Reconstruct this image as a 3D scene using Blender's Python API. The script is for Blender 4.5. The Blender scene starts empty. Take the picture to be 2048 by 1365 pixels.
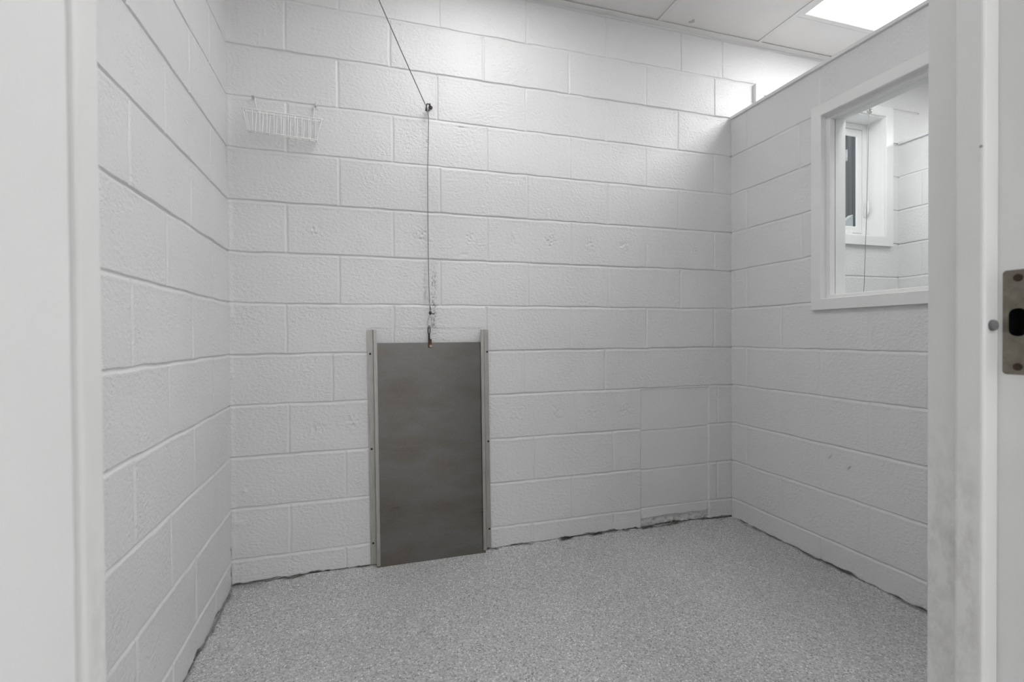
import bpy, bmesh, math
import numpy as np
from mathutils import Matrix, Vector

C = bpy.context.scene.collection
SC = bpy.context.scene
RS = np.random.RandomState

# ------------------------------------------------------------------ dimensions (metres)
W = 2.393            # kennel width (left wall x=0, partition face x=W)
PT = 0.108           # partition thickness
X2 = W + PT          # partition face on the next run's side
X3 = 3.626           # next partition face
Z0, G = 0.1127, 0.2032   # first bed joint, course height
CEIL = 2.562
PTOP = 2.140         # top of block partitions
FY0, FY1 = -1.702, -1.797   # front wall faces (room side / corridor side)

# ------------------------------------------------------------------ helpers
def link(o, parent=None):
    C.objects.link(o)
    if parent is not None:
        o.parent = parent
        o.matrix_parent_inverse = parent.matrix_world.inverted() if False else Matrix.Translation(-parent.location)
    return o

def tag(o, label, cat, group=None):
    o['label'] = label; o['category'] = cat
    if group: o['group'] = group
    return o

def struct(o):
    o['kind'] = 'structure'; return o

def thing(name, loc, label=None, cat=None, group=None):
    o = bpy.data.objects.new(name, None); o.location = loc
    o.empty_display_size = .05
    C.objects.link(o)
    if label: tag(o, label, cat, group)
    return o

def obj(name, bm, mat, parent=None, smooth=False, angle=None):
    me = bpy.data.meshes.new(name)
    bmesh.ops.recalc_face_normals(bm, faces=bm.faces[:])
    bm.to_mesh(me); bm.free()
    if smooth:
        me.polygons.foreach_set('use_smooth', [True]*len(me.polygons))
        if angle is not None:
            me.set_sharp_from_angle(angle=math.radians(angle))
    me.materials.append(mat)
    o = bpy.data.objects.new(name, me)
    return link(o, parent)

def BM(): return bmesh.new()

def box(bm, x0, x1, y0, y1, z0, z1, bev=0, seg=2):
    r = bmesh.ops.create_cube(bm, size=1)
    vs = r['verts']
    for v in vs:
        v.co = Vector(((x0+x1)/2+v.co.x*(x1-x0), (y0+y1)/2+v.co.y*(y1-y0), (z0+z1)/2+v.co.z*(z1-z0)))
    if bev:
        es = {e for v in vs for e in v.link_edges}
        bmesh.ops.bevel(bm, geom=list(es), offset=bev, segments=seg, affect='EDGES', profile=.5)

def prism(bm, poly, lo, hi, axis='z'):
    """closed 2-D polygon extruded between lo and hi along axis. poly in (x,y) for z, (x,z) for y, (y,z) for x"""
    def P(a, b, t):
        return {'z': (a, b, t), 'y': (a, t, b), 'x': (t, a, b)}[axis]
    A = [bm.verts.new(P(a, b, lo)) for a, b in poly]; B = [bm.verts.new(P(a, b, hi)) for a, b in poly]
    n = len(poly)
    for i in range(n):
        bm.faces.new((A[i], A[(i+1) % n], B[(i+1) % n], B[i]))
    bm.faces.new(A); bm.faces.new(B[::-1])

def tube(bm, pts, r, n=8, closed=False, caps=True):
    pts = [Vector(p) for p in pts]
    m = len(pts); rings = []
    up = Vector((0.13, 0.31, 0.94)).normalized(); prev = None
    for i, p in enumerate(pts):
        if closed: t = pts[(i+1) % m]-pts[i-1]
        elif i == 0: t = pts[1]-p
        elif i == m-1: t = p-pts[i-1]
        else: t = pts[i+1]-pts[i-1]
        t.normalize()
        if prev is None:
            a = t.cross(up)
            if a.length < 1e-3: a = t.cross(Vector((1, 0, 0)))
        else:
            a = prev - t*prev.dot(t)
        a.normalize(); prev = a; b = t.cross(a)
        rr = r[i] if hasattr(r, '__len__') else r
        rings.append([bm.verts.new(p+(a*math.cos(2*math.pi*k/n)+b*math.sin(2*math.pi*k/n))*rr) for k in range(n)])
    for i in range(m if closed else m-1):
        A, B = rings[i], rings[(i+1) % m]
        for k in range(n):
            bm.faces.new((A[k], A[(k+1) % n], B[(k+1) % n], B[k]))
    if caps and not closed:
        bm.faces.new(rings[0]); bm.faces.new(rings[-1][::-1])

def cyl(bm, p0, p1, r, n=20, bev=0):
    p0, p1 = Vector(p0), Vector(p1)
    if bev:
        d = (p1-p0).normalized()
        tube(bm, [p0, p0+d*bev*.3, p0+d*bev, p1-d*bev, p1-d*bev*.3, p1], [r-bev, r-bev*.3, r, r, r-bev*.3, r-bev], n)
    else:
        tube(bm, [p0, p1], r, n)

def arc(c, r, a0, a1, n, plane='xz'):
    out = []
    for i in range(n+1):
        a = math.radians(a0+(a1-a0)*i/n)
        u, v = r*math.cos(a), r*math.sin(a)
        out.append({'xz': (c[0]+u, c[1], c[2]+v), 'yz': (c[0], c[1]+u, c[2]+v), 'xy': (c[0]+u, c[1]+v, c[2])}[plane])
    return out

# ------------------------------------------------------------------ materials
def mat(name, base=(.8, .8, .8), rough=.5, metal=0., spec=.5):
    m = bpy.data.materials.new(name); m.use_nodes = True
    b = m.node_tree.nodes['Principled BSDF']
    b.inputs['Base Color'].default_value = (*base, 1)
    b.inputs['Roughness'].default_value = rough
    b.inputs['Metallic'].default_value = metal
    b.inputs['Specular IOR Level'].default_value = spec
    return m, m.node_tree.nodes, m.node_tree.links, b

def coords(N, L, scale=(1, 1, 1), space='Object'):
    t = N.new('ShaderNodeTexCoord'); mp = N.new('ShaderNodeMapping')
    mp.inputs['Scale'].default_value = scale
    L.new(t.outputs[space], mp.inputs['Vector'])
    return mp.outputs['Vector']

def noise(N, L, vec, scale, detail=3, rough=.55, dist=0):
    n = N.new('ShaderNodeTexNoise'); n.inputs['Scale'].default_value = scale
    n.inputs['Detail'].default_value = detail; n.inputs['Roughness'].default_value = rough
    n.inputs['Distortion'].default_value = dist
    L.new(vec, n.inputs['Vector']); return n.outputs['Fac']

def ramp(N, L, fac, stops):
    r = N.new('ShaderNodeValToRGB'); e = r.color_ramp.elements
    e[0].position, e[0].color = stops[0][0], (*stops[0][1], 1)
    e[1].position, e[1].color = stops[-1][0], (*stops[-1][1], 1)
    for p, c in stops[1:-1]:
        k = e.new(p); k.color = (*c, 1)
    L.new(fac, r.inputs['Fac']); return r.outputs['Color']

def math_node(N, L, op, a, b=None, clamp=False):
    m = N.new('ShaderNodeMath'); m.operation = op; m.use_clamp = clamp
    for i, v in enumerate((a, b)):
        if v is None: continue
        if isinstance(v, (int, float)): m.inputs[i].default_value = v
        else: L.new(v, m.inputs[i])
    return m.outputs[0]

def mix(N, L, fac, a, b):
    m = N.new('ShaderNodeMix'); m.data_type = 'RGBA'
    for s, v in ((m.inputs[0], fac), (m.inputs[6], a), (m.inputs[7], b)):
        if isinstance(v, (int, float)): s.default_value = v
        elif isinstance(v, tuple): s.default_value = (*v, 1)
        else: L.new(v, s)
    return m.outputs[2]

def bump(N, L, b, h, strength, dist, chain=None):
    n = N.new('ShaderNodeBump'); n.inputs['Distance'].default_value = dist
    if isinstance(strength, (int, float)): n.inputs['Strength'].default_value = strength
    else: L.new(strength, n.inputs['Strength'])
    L.new(h, n.inputs['Height'])
    if chain is not None: L.new(chain, n.inputs['Normal'])
    L.new(n.outputs['Normal'], b.inputs['Normal']); return n.outputs['Normal']

def block_paint():
    m, N, L, b = mat('painted_block', (.78, .78, .78), .3, spec=.5)
    v = coords(N, L)
    at = N.new('ShaderNodeAttribute'); at.attribute_name = 'tex'
    gr = N.new('ShaderNodeAttribute'); gr.attribute_name = 'grime'
    # orange-peel over open block texture
    va = coords(N, L, (.8, .8, 1.1))
    n1 = noise(N, L, va, 92, 2.2, .5)
    n1 = ramp(N, L, n1, [(.3, (0,)*3), (.47, (.42,)*3), (.56, (.52,)*3), (.72, (1,)*3)])
    n2 = noise(N, L, v, 260, 2, .5)
    patchy = math_node(N, L, 'ADD', math_node(N, L, 'MULTIPLY', noise(N, L, v, 8, 3), 1.35), -.2, True)
    vo = N.new('ShaderNodeTexVoronoi'); vo.inputs['Scale'].default_value = 55
    L.new(v, vo.inputs['Vector'])
    pit = math_node(N, L, 'MULTIPLY', math_node(N, L, 'SUBTRACT', .13, vo.outputs['Distance'], True), 5.)
    msk = math_node(N, L, 'GREATER_THAN', noise(N, L, v, 23, 1), .56)
    pit = math_node(N, L, 'MULTIPLY', pit, msk)
    h = math_node(N, L, 'SUBTRACT', math_node(N, L, 'ADD', n1, math_node(N, L, 'MULTIPLY', n2, .22)), pit)
    bump(N, L, b, h, math_node(N, L, 'MULTIPLY', at.outputs['Fac'], patchy), .0036)
    big = noise(N, L, v, 2.2, 3)
    col = ramp(N, L, big, [(.3, (.755, .755, .757)), (.7, (.79, .79, .79))])
    col = mix(N, L, gr.outputs['Fac'], col, (.17, .16, .14))
    L.new(col, b.inputs['Base Color'])
    r = math_node(N, L, 'ADD', math_node(N, L, 'MULTIPLY', noise(N, L, v, 14, 2), .14), .27)
    L.new(r, b.inputs['Roughness'])
    return m

def floor_mat():
    m, N, L, b = mat('flake_floor', (.4, .4, .4), .35)
    v = coords(N, L)
    vo = N.new('ShaderNodeTexVoronoi'); vo.inputs['Scale'].default_value = 230; vo.inputs['Randomness'].default_value = 1
    L.new(v, vo.inputs['Vector'])
    sep = N.new('ShaderNodeSeparateColor'); L.new(vo.outputs['Color'], sep.inputs[0])
    col = ramp(N, L, sep.outputs[0], [(0, (.2, .2, .202)), (.2, (.4, .4, .403)), (.6, (.58, .58, .583)), (.86, (.74, .74, .74)), (1, (.95, .95, .95))])
    n1 = noise(N, L, v, 150, 3, .65)
    col2 = ramp(N, L, n1, [(.3, (.34, .34, .34)), (.7, (.76, .76, .765))])
    col = mix(N, L, .45, col, col2)
    fk = N.new('ShaderNodeTexVoronoi'); fk.inputs['Scale'].default_value = 150; L.new(coords(N, L, (1, .7, 1)), fk.inputs['Vector'])
    fs = N.new('ShaderNodeSeparateColor'); L.new(fk.outputs['Color'], fs.inputs[0])
    near = math_node(N, L, 'LESS_THAN', fk.outputs['Distance'], .33)
    col = mix(N, L, math_node(N, L, 'MULTIPLY', near, math_node(N, L, 'GREATER_THAN', fs.outputs[0], .87)), col, (.97, .97, .96))
    col = mix(N, L, math_node(N, L, 'MULTIPLY', near, math_node(N, L, 'GREATER_THAN', fs.outputs[1], .9)), col, (.22, .22, .225))
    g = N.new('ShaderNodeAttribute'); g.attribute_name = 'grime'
    big = noise(N, L, v, 1.6, 3)
    col = mix(N, L, ramp(N, L, big, [(.35, (.14,)*3), (.7, (0,)*3)]), col, (.2, .195, .185))
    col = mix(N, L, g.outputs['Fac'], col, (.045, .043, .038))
    L.new(col, b.inputs['Base Color'])
    h = math_node(N, L, 'ADD', math_node(N, L, 'MULTIPLY', sep.outputs[1], .5), n1)
    bump(N, L, b, h, .55, .003)
    L.new(math_node(N, L, 'ADD', math_node(N, L, 'MULTIPLY', sep.outputs[2], .35), .22), b.inputs['Roughness'])
    return m

def steel_mat():
    m, N, L, b = mat('dark_stainless', (.2, .19, .17), .3, 1.)
    v = coords(N, L, (1, 1, 1)); vs = coords(N, L, (3, 60, 160))
    streak = noise(N, L, vs, 1.0, 4)
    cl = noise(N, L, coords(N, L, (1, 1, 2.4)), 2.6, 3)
    grain = noise(N, L, v, 420, 3, .7)
    col = ramp(N, L, cl, [(.3, (.168, .152, .134)), (.42, (.195, .182, .157)), (.55, (.225, .222, .222)), (.68, (.215, .19, .162))])  # tarnish clouds; blurred corridor reflections are painted in with them
    sp = N.new('ShaderNodeTexVoronoi'); sp.inputs['Scale'].default_value = 60; L.new(v, sp.inputs['Vector'])
    spk = math_node(N, L, 'MULTIPLY', math_node(N, L, 'LESS_THAN', sp.outputs['Distance'], .07),
                    math_node(N, L, 'GREATER_THAN', noise(N, L, v, 31, 1), .6))
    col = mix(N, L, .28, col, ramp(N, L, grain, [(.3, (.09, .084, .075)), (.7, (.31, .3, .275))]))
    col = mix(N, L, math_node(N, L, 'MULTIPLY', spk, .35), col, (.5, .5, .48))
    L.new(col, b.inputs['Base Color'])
    L.new(math_node(N, L, 'ADD', math_node(N, L, 'MULTIPLY', math_node(N, L, 'ADD', streak, cl), .1), .2), b.inputs['Roughness'])
    bump(N, L, b, streak, .12, .001)
    return m

def alu_mat():
    m, N, L, b = mat('dull_aluminium', (.5, .49, .46), .42, 1.)
    v = coords(N, L, (60, 60, 3))
    s = noise(N, L, v, 4, 4)
    L.new(ramp(N, L, s, [(.3, (.4, .39, .365)), (.7, (.56, .55, .52))]), b.inputs['Base Color'])
    v2 = coords(N, L)
    L.new(math_node(N, L, 'ADD', math_node(N, L, 'MULTIPLY', noise(N, L, v2, 40, 3), .3), .3), b.inputs['Roughness'])
    return m

def rust_mat(name, a, c, metal=.5, rough=.6, sc=180):
    m, N, L, b = mat(name, a, rough, metal)
    v = coords(N, L); n = noise(N, L, v, sc, 4)
    L.new(ramp(N, L, n, [(.35, a), (.65, c)]), b.inputs['Base Color'])
    bump(N, L, b, n, .4, .0008)
    return m

def paint_mat(name, base, rough, bscale=40, bstr=.06, var=.02, dirt=False):
    m, N, L, b = mat(name, base, rough)
    v = coords(N, L); n = noise(N, L, v, 6, 3)
    lo = tuple(max(0, c-var) for c in base); hi = tuple(c+var for c in base)
    col = ramp(N, L, n, [(.3, lo), (.7, hi)])
    if dirt:   # rubbed-in grey-brown smears and specks low on the jamb where animals brush past
        g = N.new('ShaderNodeTexCoord'); sx = N.new('ShaderNodeSeparateXYZ'); L.new(g.outputs['Object'], sx.inputs[0])
        low = N.new('ShaderNodeMapRange'); low.inputs['From Min'].default_value = .95; low.inputs['From Max'].default_value = .7
        L.new(sx.outputs['Z'], low.inputs['Value'])
        dv = coords(N, L, (34, 34, 16))
        smear = ramp(N, L, noise(N, L, dv, 1.6, 5, .7), [(.42, (0,)*3), (.8, (.5,)*3)])
        inn = N.new('ShaderNodeMapRange'); inn.inputs['From Min'].default_value = -1.763; inn.inputs['From Max'].default_value = -1.752
        L.new(sx.outputs['Y'], inn.inputs['Value'])
        f = math_node(N, L, 'MULTIPLY', math_node(N, L, 'MULTIPLY', low.outputs[0], inn.outputs[0]), smear)
        col = mix(N, L, f, col, (.3, .275, .235))
        vo = N.new('ShaderNodeTexVoronoi'); vo.inputs['Scale'].default_value = 19; L.new(v, vo.inputs['Vector'])
        sp = math_node(N, L, 'MULTIPLY', math_node(N, L, 'LESS_THAN', vo.outputs['Distance'], .035), math_node(N, L, 'GREATER_THAN', noise(N, L, v, 9, 1), .5))
        col = mix(N, L, math_node(N, L, 'MULTIPLY', sp, .7), col, (.12, .1, .09))
    L.new(col, b.inputs['Base Color'])
    bump(N, L, b, noise(N, L, v, bscale, 4), bstr, .004)
    return m

def tile_mat():
    m, N, L, b = mat('ceiling_tile', (.84, .825, .815), .9, spec=.1)
    v = coords(N, L); n = noise(N, L, v, 120, 4)
    col = ramp(N, L, noise(N, L, v, 3, 3), [(.3, (.81, .795, .785)), (.7, (.86, .845, .835))])
    d = N.new('ShaderNodeVectorMath'); d.operation = 'DISTANCE'; L.new(v, d.inputs[0]); d.inputs[1].default_value = (2.097, -.066, 2.567)
    sm = math_node(N, L, 'LESS_THAN', math_node(N, L, 'ADD', d.outputs['Value'], math_node(N, L, 'MULTIPLY', noise(N, L, v, 60, 3), .03)), .029)
    col = mix(N, L, math_node(N, L, 'MULTIPLY', sm, .6), col, (.35, .34, .33))
    L.new(col, b.inputs['Base Color'])
    bump(N, L, b, n, .3, .002); return m

def lens_mat(strength):
    m, N, L, b = mat('prismatic_lens', (.9, .9, .9), .3)
    v = coords(N, L)
    vo = N.new('ShaderNodeTexVoronoi'); vo.inputs['Scale'].default_value = 190; vo.inputs['Randomness'].default_value = 0
    L.new(v, vo.inputs['Vector'])
    e = ramp(N, L, vo.outputs['Distance'], [(.1, (1, 1, 1)), (.55, (.8, .8, .8))])
    L.new(e, b.inputs['Emission Color'])
    sx = N.new('ShaderNodeSeparateXYZ'); L.new(coords(N, L, (1, 1, 1), 'Generated'), sx.inputs[0])
    end = math_node(N, L, 'SUBTRACT', 1.0, math_node(N, L, 'MULTIPLY', math_node(N, L, 'ABSOLUTE', math_node(N, L, 'SUBTRACT', sx.outputs['Y'], .5)), 2.))
    mr = N.new('ShaderNodeMapRange'); mr.interpolation_type = 'SMOOTHSTEP'
    for k, q in (('From Min', 0.), ('From Max', .2), ('To Min', .12), ('To Max', 1.)): mr.inputs[k].default_value = q
    L.new(end, mr.inputs['Value'])
    tubes = math_node(N, L, 'ADD', math_node(N, L, 'MULTIPLY', math_node(N, L, 'COSINE', math_node(N, L, 'MULTIPLY', math_node(N, L, 'SUBTRACT', sx.outputs['X'], .25), 12.566)), .22), .9)
    L.new(math_node(N, L, 'MULTIPLY', math_node(N, L, 'MULTIPLY', mr.outputs[0], tubes), strength), b.inputs['Emission Strength'])
    return m

def glass_mat():
    m = bpy.data.materials.new('window_glass'); m.use_nodes = True
    N, L = m.node_tree.nodes, m.node_tree.links
    N.remove(N['Principled BSDF'])
    t = N.new('ShaderNodeBsdfTransparent'); t.inputs[0].default_value = (.96, .97, .965, 1)
    g = N.new('ShaderNodeBsdfGlossy'); g.inputs['Roughness'].default_value = .015
    f = N.new('ShaderNodeFresnel'); f.inputs[0].default_value = 1.5
    v = coords(N, L); no = noise(N, L, v, 3, 2)
    bp = N.new('ShaderNodeBump'); bp.inputs['Strength'].default_value = .02; L.new(no, bp.inputs['Height'])
    L.new(bp.outputs[0], g.inputs['Normal'])
    s = N.new('ShaderNodeMixShader')
    ge = N.new('ShaderNodeNewGeometry')
    front = math_node(N, L, 'SUBTRACT', 1.0, ge.outputs['Backfacing'])
    L.new(math_node(N, L, 'MULTIPLY', f.outputs[0], front), s.inputs[0]); L.new(t.outputs[0], s.inputs[1]); L.new(g.outputs[0], s.inputs[2])
    L.new(s.outputs[0], N['Material Output'].inputs['Surface'])
    return m

SKY = 1.6
STR = [10.8, 6.9, 15.5, 30.0, 10.0]   # the five troffers: over the next run, over this run, two in the corridor, far right
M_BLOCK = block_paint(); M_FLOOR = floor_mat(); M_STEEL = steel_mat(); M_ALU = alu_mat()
M_RUST = rust_mat('rusty_iron', (.035, .02, .013), (.15, .085, .05))
M_BOLT = rust_mat('tan_bolt', (.22, .15, .1), (.5, .42, .34), .6, .4, 140)
M_DARKIRON = rust_mat('dark_iron', (.03, .028, .026), (.09, .075, .06))
M_SCREW = rust_mat('brown_screw', (.022, .010, .006), (.055, .026, .014), .2, .5)
M_GALV = rust_mat('galvanised_wire', (.36, .36, .35), (.62, .62, .6), .8, .4, 300)
M_CABLE = rust_mat('steel_cable', (.16, .155, .15), (.34, .335, .32), .7, .45, 700)
M_WIRE = paint_mat('white_wire', (.9, .9, .89), .25, 200)
M_FRAME = paint_mat('frame_enamel', (.8, .8, .79), .3, dirt=True)
M_LEAF = paint_mat('door_enamel', (.82, .82, .815), .35)
M_WFRAME = paint_mat('window_enamel', (.84, .84, .835), .3)
M_TRIM = paint_mat('cap_trim', (.82, .82, .82), .35)
M_TILE = tile_mat(); M_GRID = paint_mat('grid_enamel', (.8, .79, .78), .4)
M_GLASS = glass_mat()
M_STRIKE = rust_mat('worn_strike', (.17, .155, .125), (.25, .23, .19), .75, .45, 60)
M_BLACK, *_ = mat('pocket_black', (.01, .01, .01), .8)
M_RUBBER = rust_mat('grey_rubber', (.13, .13, .135), (.22, .22, .225), 0, .7, 90)
M_DARKOUT, nN, nL, nb = mat('dark_board_fence', (.06, .06, .062), .8)
_v = coords(nN, nL, (1, 1, .02)); nL.new(ramp(nN, nL, noise(nN, nL, _v, 26, 2), [(.35, (.035, .036, .038)), (.65, (.12, .12, .125))]), nb.inputs['Base Color'])
M_PALE = paint_mat('pale_board', (.8, .8, .78), .6)

# ------------------------------------------------------------------ block walls as relief meshes
def vnoise(U, V, scale, seed, octaves=1):
    out = np.zeros_like(U); amp = 1.; tot = 0.
    for o in range(octaves):
        tab = RS(seed+o).rand(257, 257).astype(np.float32)
        u, v = U*scale*2**o, V*scale*2**o
        iu, iv = np.floor(u).astype(int), np.floor(v).astype(int)
        fu, fv = u-iu, v-iv
        fu = fu*fu*(3-2*fu); fv = fv*fv*(3-2*fv)
        iu %= 256; iv %= 256
        a = tab[iu, iv]*(1-fu)+tab[iu+1, iv]*fu
        b = tab[iu, iv+1]*(1-fu)+tab[iu+1, iv+1]*fu
        out += amp*((a*(1-fv)+b*fv)-.5); tot += amp; amp *= .5
    return out/tot*2

def grid_axis(lo, hi, fine, dense=(), coarse=None, fine_range=None, must=()):
    pts = []
    a = lo
    fr = fine_range or (lo, hi); coarse = coarse or fine
    cuts = sorted({lo, hi, *[min(max(f, lo), hi) for f in fr]})
    for p, q in zip(cuts[:-1], cuts[1:]):
        st = fine if (p >= fr[0]-1e-9 and q <= fr[1]+1e-9) else coarse
        n = max(1, int(round((q-p)/st))); pts += list(np.linspace(p, q, n+1))
    for c in dense:
        pts += list(np.arange(c-.0105, c+.0106, .0012))
    pts = np.array(sorted(set(np.round([x for x in pts if lo-1e-9 <= x <= hi+1e-9], 5))))
    keep = [pts[0]]
    for x in pts[1:]:
        if x-keep[-1] >= .0010: keep.append(x)
    keep[-1] = hi
    pts = np.array(keep)
    for mm in must:
        pts[np.argmin(abs(pts-mm))] = mm
    return pts

def joints(U, V, verts_by_course, seed, patch=None, top=None):
    """relief height (m, + = towards the room) and texture strength of painted block in running bond"""
    H = np.zeros_like(U); tex = np.ones_like(U)
    wob = vnoise(U, V, 14, seed, 2)*.0022
    K = int(math.floor((V.max()-Z0)/G))+1
    inpatch = np.zeros_like(U, bool)
    if patch: inpatch = (U > patch[0]) & (U < patch[1]) & (V < patch[2]-.004)
    r = RS(seed)
    for k in range(K+1):
        zk = Z0+G*k
        if top and zk > top-.02: continue
        d = (V-zk+wob*1.2+(r.rand()-.5)*.002)
        dep = .0050*(.75+.5*r.rand())*(1+.45*vnoise(U, V*0+k, 6, seed+50+k, 2))
        t = (d+.0062)/.0118
        prof = np.where((t > 0) & (t < 1), np.minimum(np.clip(t/.62, 0, 1)**.75, np.clip((1-t)/.16, 0, 1)), 0)
        prof = np.where(inpatch, 0, prof)
        H -= dep*prof; tex = np.where(prof > .05, .25, tex)
        # slight smear of mortar below the joint
        H += .0007*np.exp(-((d+.011)/.004)**2)*(1+vnoise(U, V, 40, seed+90))*~inpatch
    for c, xs in verts_by_course.items():
        zl, zh = Z0+G*(c-1)+.004, Z0+G*c-.004
        band = (V > zl) & (V < zh) & ~inpatch
        for x in xs:
            d = U-x+wob
            near = band & (abs(d) < .02)
            if not near.any(): continue
            dep = .0026+.0022*r.rand(); wd = .0050+.0018*r.rand()
            prof = np.clip(1-(d/wd)**2, 0, 1)**.8*near
            H -= dep*prof; tex = np.where(prof > .05, .25, tex)
    H += vnoise(U, V, 9, seed+7, 3)*.0009            # gentle unevenness of the faces
    H += np.minimum(0, vnoise(U, V, 130, seed+8, 1)+.1)*.0006*np.clip(vnoise(U, V, 12, seed+9)+.3, 0, 1)
    return H, tex, inpatch

def relief(name, us, vs, H, tex, grime, place, normal_sign, holes=(), backing=(), parent=None):
    nu, nv = len(us), len(vs)
    H = np.minimum(H, .004) if abs(normal_sign[2]) < .5 else H
    U, V = np.meshgrid(us, vs, indexing='ij')
    co = place(U, V, H).reshape(-1, 3)
    idx = np.arange(nu*nv).reshape(nu, nv)
    q = np.stack([idx[:-1, :-1], idx[1:, :-1], idx[1:, 1:], idx[:-1, 1:]], -1).reshape(-1, 4)
    cu = ((us[:-1]+us[1:])/2)[:, None]+0*vs[None, :-1]; cv = ((vs[:-1]+vs[1:])/2)[None, :]+0*us[:-1, None]
    keep = np.ones(cu.shape, bool)
    for (a, b, c, d) in holes:
        keep &= ~((cu > a) & (cu < b) & (cv > c) & (cv < d))
    q = q[keep.reshape(-1)]
    p = co[q[0]]; nrm = np.cross(p[1]-p[0], p[3]-p[0])
    if np.dot(nrm, normal_sign) < 0: q = q[:, ::-1]
    smooth_n = len(q)
    bv, bq = [], []
    for (x0, x1, y0, y1, z0, z1) in backing:
        o = nu*nv+len(bv)
        bv += [(x, y, z) for x in (x0, x1) for y in (y0, y1) for z in (z0, z1)]
        bq += [[o+i for i in f] for f in ((0, 1, 3, 2), (4, 6, 7, 5), (0, 4, 5, 1), (2, 3, 7, 6), (0, 2, 6, 4), (1, 5, 7, 3))]
    if bv:
        co = np.vstack([co, np.array(bv)]); q = np.vstack([q, np.array(bq)])
    me = bpy.data.meshes.new(name)
    me.vertices.add(len(co)); me.vertices.foreach_set('co', co.astype(np.float32).ravel())
    me.loops.add(q.size); me.loops.foreach_set('vertex_index', q.astype(np.int32).ravel())
    me.polygons.add(len(q)); me.polygons.foreach_set('loop_start', np.arange(0, q.size, 4, dtype=np.int32))
    sm = np.zeros(len(q), bool); sm[:smooth_n] = True
    me.polygons.foreach_set('use_smooth', sm)
    me.update(calc_edges=True)
    for nm, arr in (('tex', tex), ('grime', grime)):
        a = me.attributes.new(nm, 'FLOAT', 'POINT'); full = np.full(len(co), .6 if nm == 'tex' else 0., np.float32)
        full[:nu*nv] = arr.ravel(); a.data.foreach_set('value', full)
    me.materials.append(M_BLOCK)
    o = bpy.data.objects.new(name, me)
    return link(o, parent)

BED = [Z0+G*k for k in range(0, 13)]

def base_break(H, grime, U, V, lvl, seed, amt=.016):
    """the paint and mortar stop raggedly just above the floor coating"""
    edge = lvl+.006+.007*vnoise(U, V*0, 30, seed, 3)+.014*np.clip(vnoise(U, V*0+3, 9, seed+4, 2), 0, 1)
    m = np.clip((edge-V)/.004, 0, 1)
    H -= m*amt*(1+.4*vnoise(U, V, 60, seed+5))
    g = m*np.clip(.55+1.2*vnoise(U, V, 25, seed+6, 2), 0, 1)
    return H, np.maximum(grime, g*.8)

# ---- back wall (runs on behind the partition into the next run)
WIN = (2.590, 3.497, 1.571, 2.287)     # exterior window opening: x0,x1,z0,z1
PATCH = (1.838, 2.240, .722)
VB = {12: [.416, .833, 1.242, 1.655, 2.078, 2.333, 2.9, 3.31], 11: [.211, .621, 1.033, 1.452, 1.872, 2.285, 3.4],
      10: [.410, .822, 1.234, 1.649, 2.057], 9: [.214, .630, 1.046, 1.456, 1.870, 2.280], 8: [.412, .831, 1.239, 1.655, 2.062],
      7: [.209, .628, 1.046, 1.460, 1.871, 2.281], 6: [.409, .830, 1.239, 1.660, 2.071, 2.72, 3.13, 3.54], 5: [.205, .627, 1.038, 1.453, 1.870, 2.279, 2.93, 3.34],
      4: [.378, .80, 1.214, 1.636], 3: [.210, .62, 1.04, 1.474, 2.299], 2: [.427, .84, 1.261, 1.680],
      1: [.211, .62, 1.04, 1.457, 2.295], 0: [.424, .84, 1.253, 1.673]}
KNOCK = [(.320, 1.430, .5), (.529, 1.435, .35), (.753, 1.437, .8), (.965, 1.431, .8), (1.165, 1.437, .8), (1.350, 1.441, 1.25), (1.558, 1.433, .8), (1.749, 1.437, .9),
         (1.979, 1.440, .5), (2.160, 1.436, .7), (.318, .616, .9), (.455, .634, .9), (1.171, .616, .4), (1.376, .621, .8), (1.559, .619, .7), (1.740, .622, .9)]

us = grid_axis(-.14, 3.80, .0023, coarse=.008, fine_range=(0, 2.40), must=(WIN[0], WIN[1]))
vs = grid_axis(-.02, 2.62, .0036, dense=BED, must=(WIN[2], WIN[3]))
U, V = np.meshgrid(us, vs, indexing='ij')
H, tex, inp = joints(U, V, VB, 11, PATCH)
for (kx, kz, s) in KNOCK:      # rough broken-out spots in the face shells, painted over
    sel = (abs(U-kx) < .07) & (abs(V-kz) < .07)
    u, v = U[sel], V[sel]
    rr = np.sqrt((u-kx)**2+((v-kz)*.9)**2)
    env = np.exp(-(rr/.029)**2)
    n = vnoise(u, v, 120, 23, 2)
    H[sel] += min(s, .95)*.0056*env*np.where(n < 0, n*1.6, n*.45)
# filled-in doorway: smoother, set back, with its own joints and a broken sill
pz = [(.507, .511), (.309, .311), (.1165, .113)]
n5 = vnoise(U, V, 10, 77, 3)
tex[inp] = .22
pb = np.zeros_like(U)
for a, b in pz:
    d = V-(a+(b-a)*(U-1.842)/.39)+n5*.003
    pb += np.clip(1-(d/.006)**2, 0, 1)*.004*(.7+.5*vnoise(U, V*0, 18, 31, 2))
H = np.where(inp, -.0045-pb+n5*.0006, H)
sill = inp & (V < .112)
H = np.where(sill, -.001+n5*.001, H)
low = inp & (V < .066+.004*vnoise(U, V*0, 12, 41, 3))
H = np.where(low, -.011+.006*vnoise(U, V, 45, 43, 3), H); tex[low] = 1.3
for px in (PATCH[0], PATCH[1]):
    d = abs(U-px+.003*vnoise(U*0, V, 16, 47, 3)); m = (d < .006) & (V < PATCH[2]-.004)
    H = np.where(m, np.minimum(H, -.0035*(1-d/.006)-.0015), H)
    sel = (abs(U-px-.012) < .012) & (V < .1)
    H = np.where(sel, H+.003*vnoise(U, V, 70, 51, 2), H)
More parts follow.
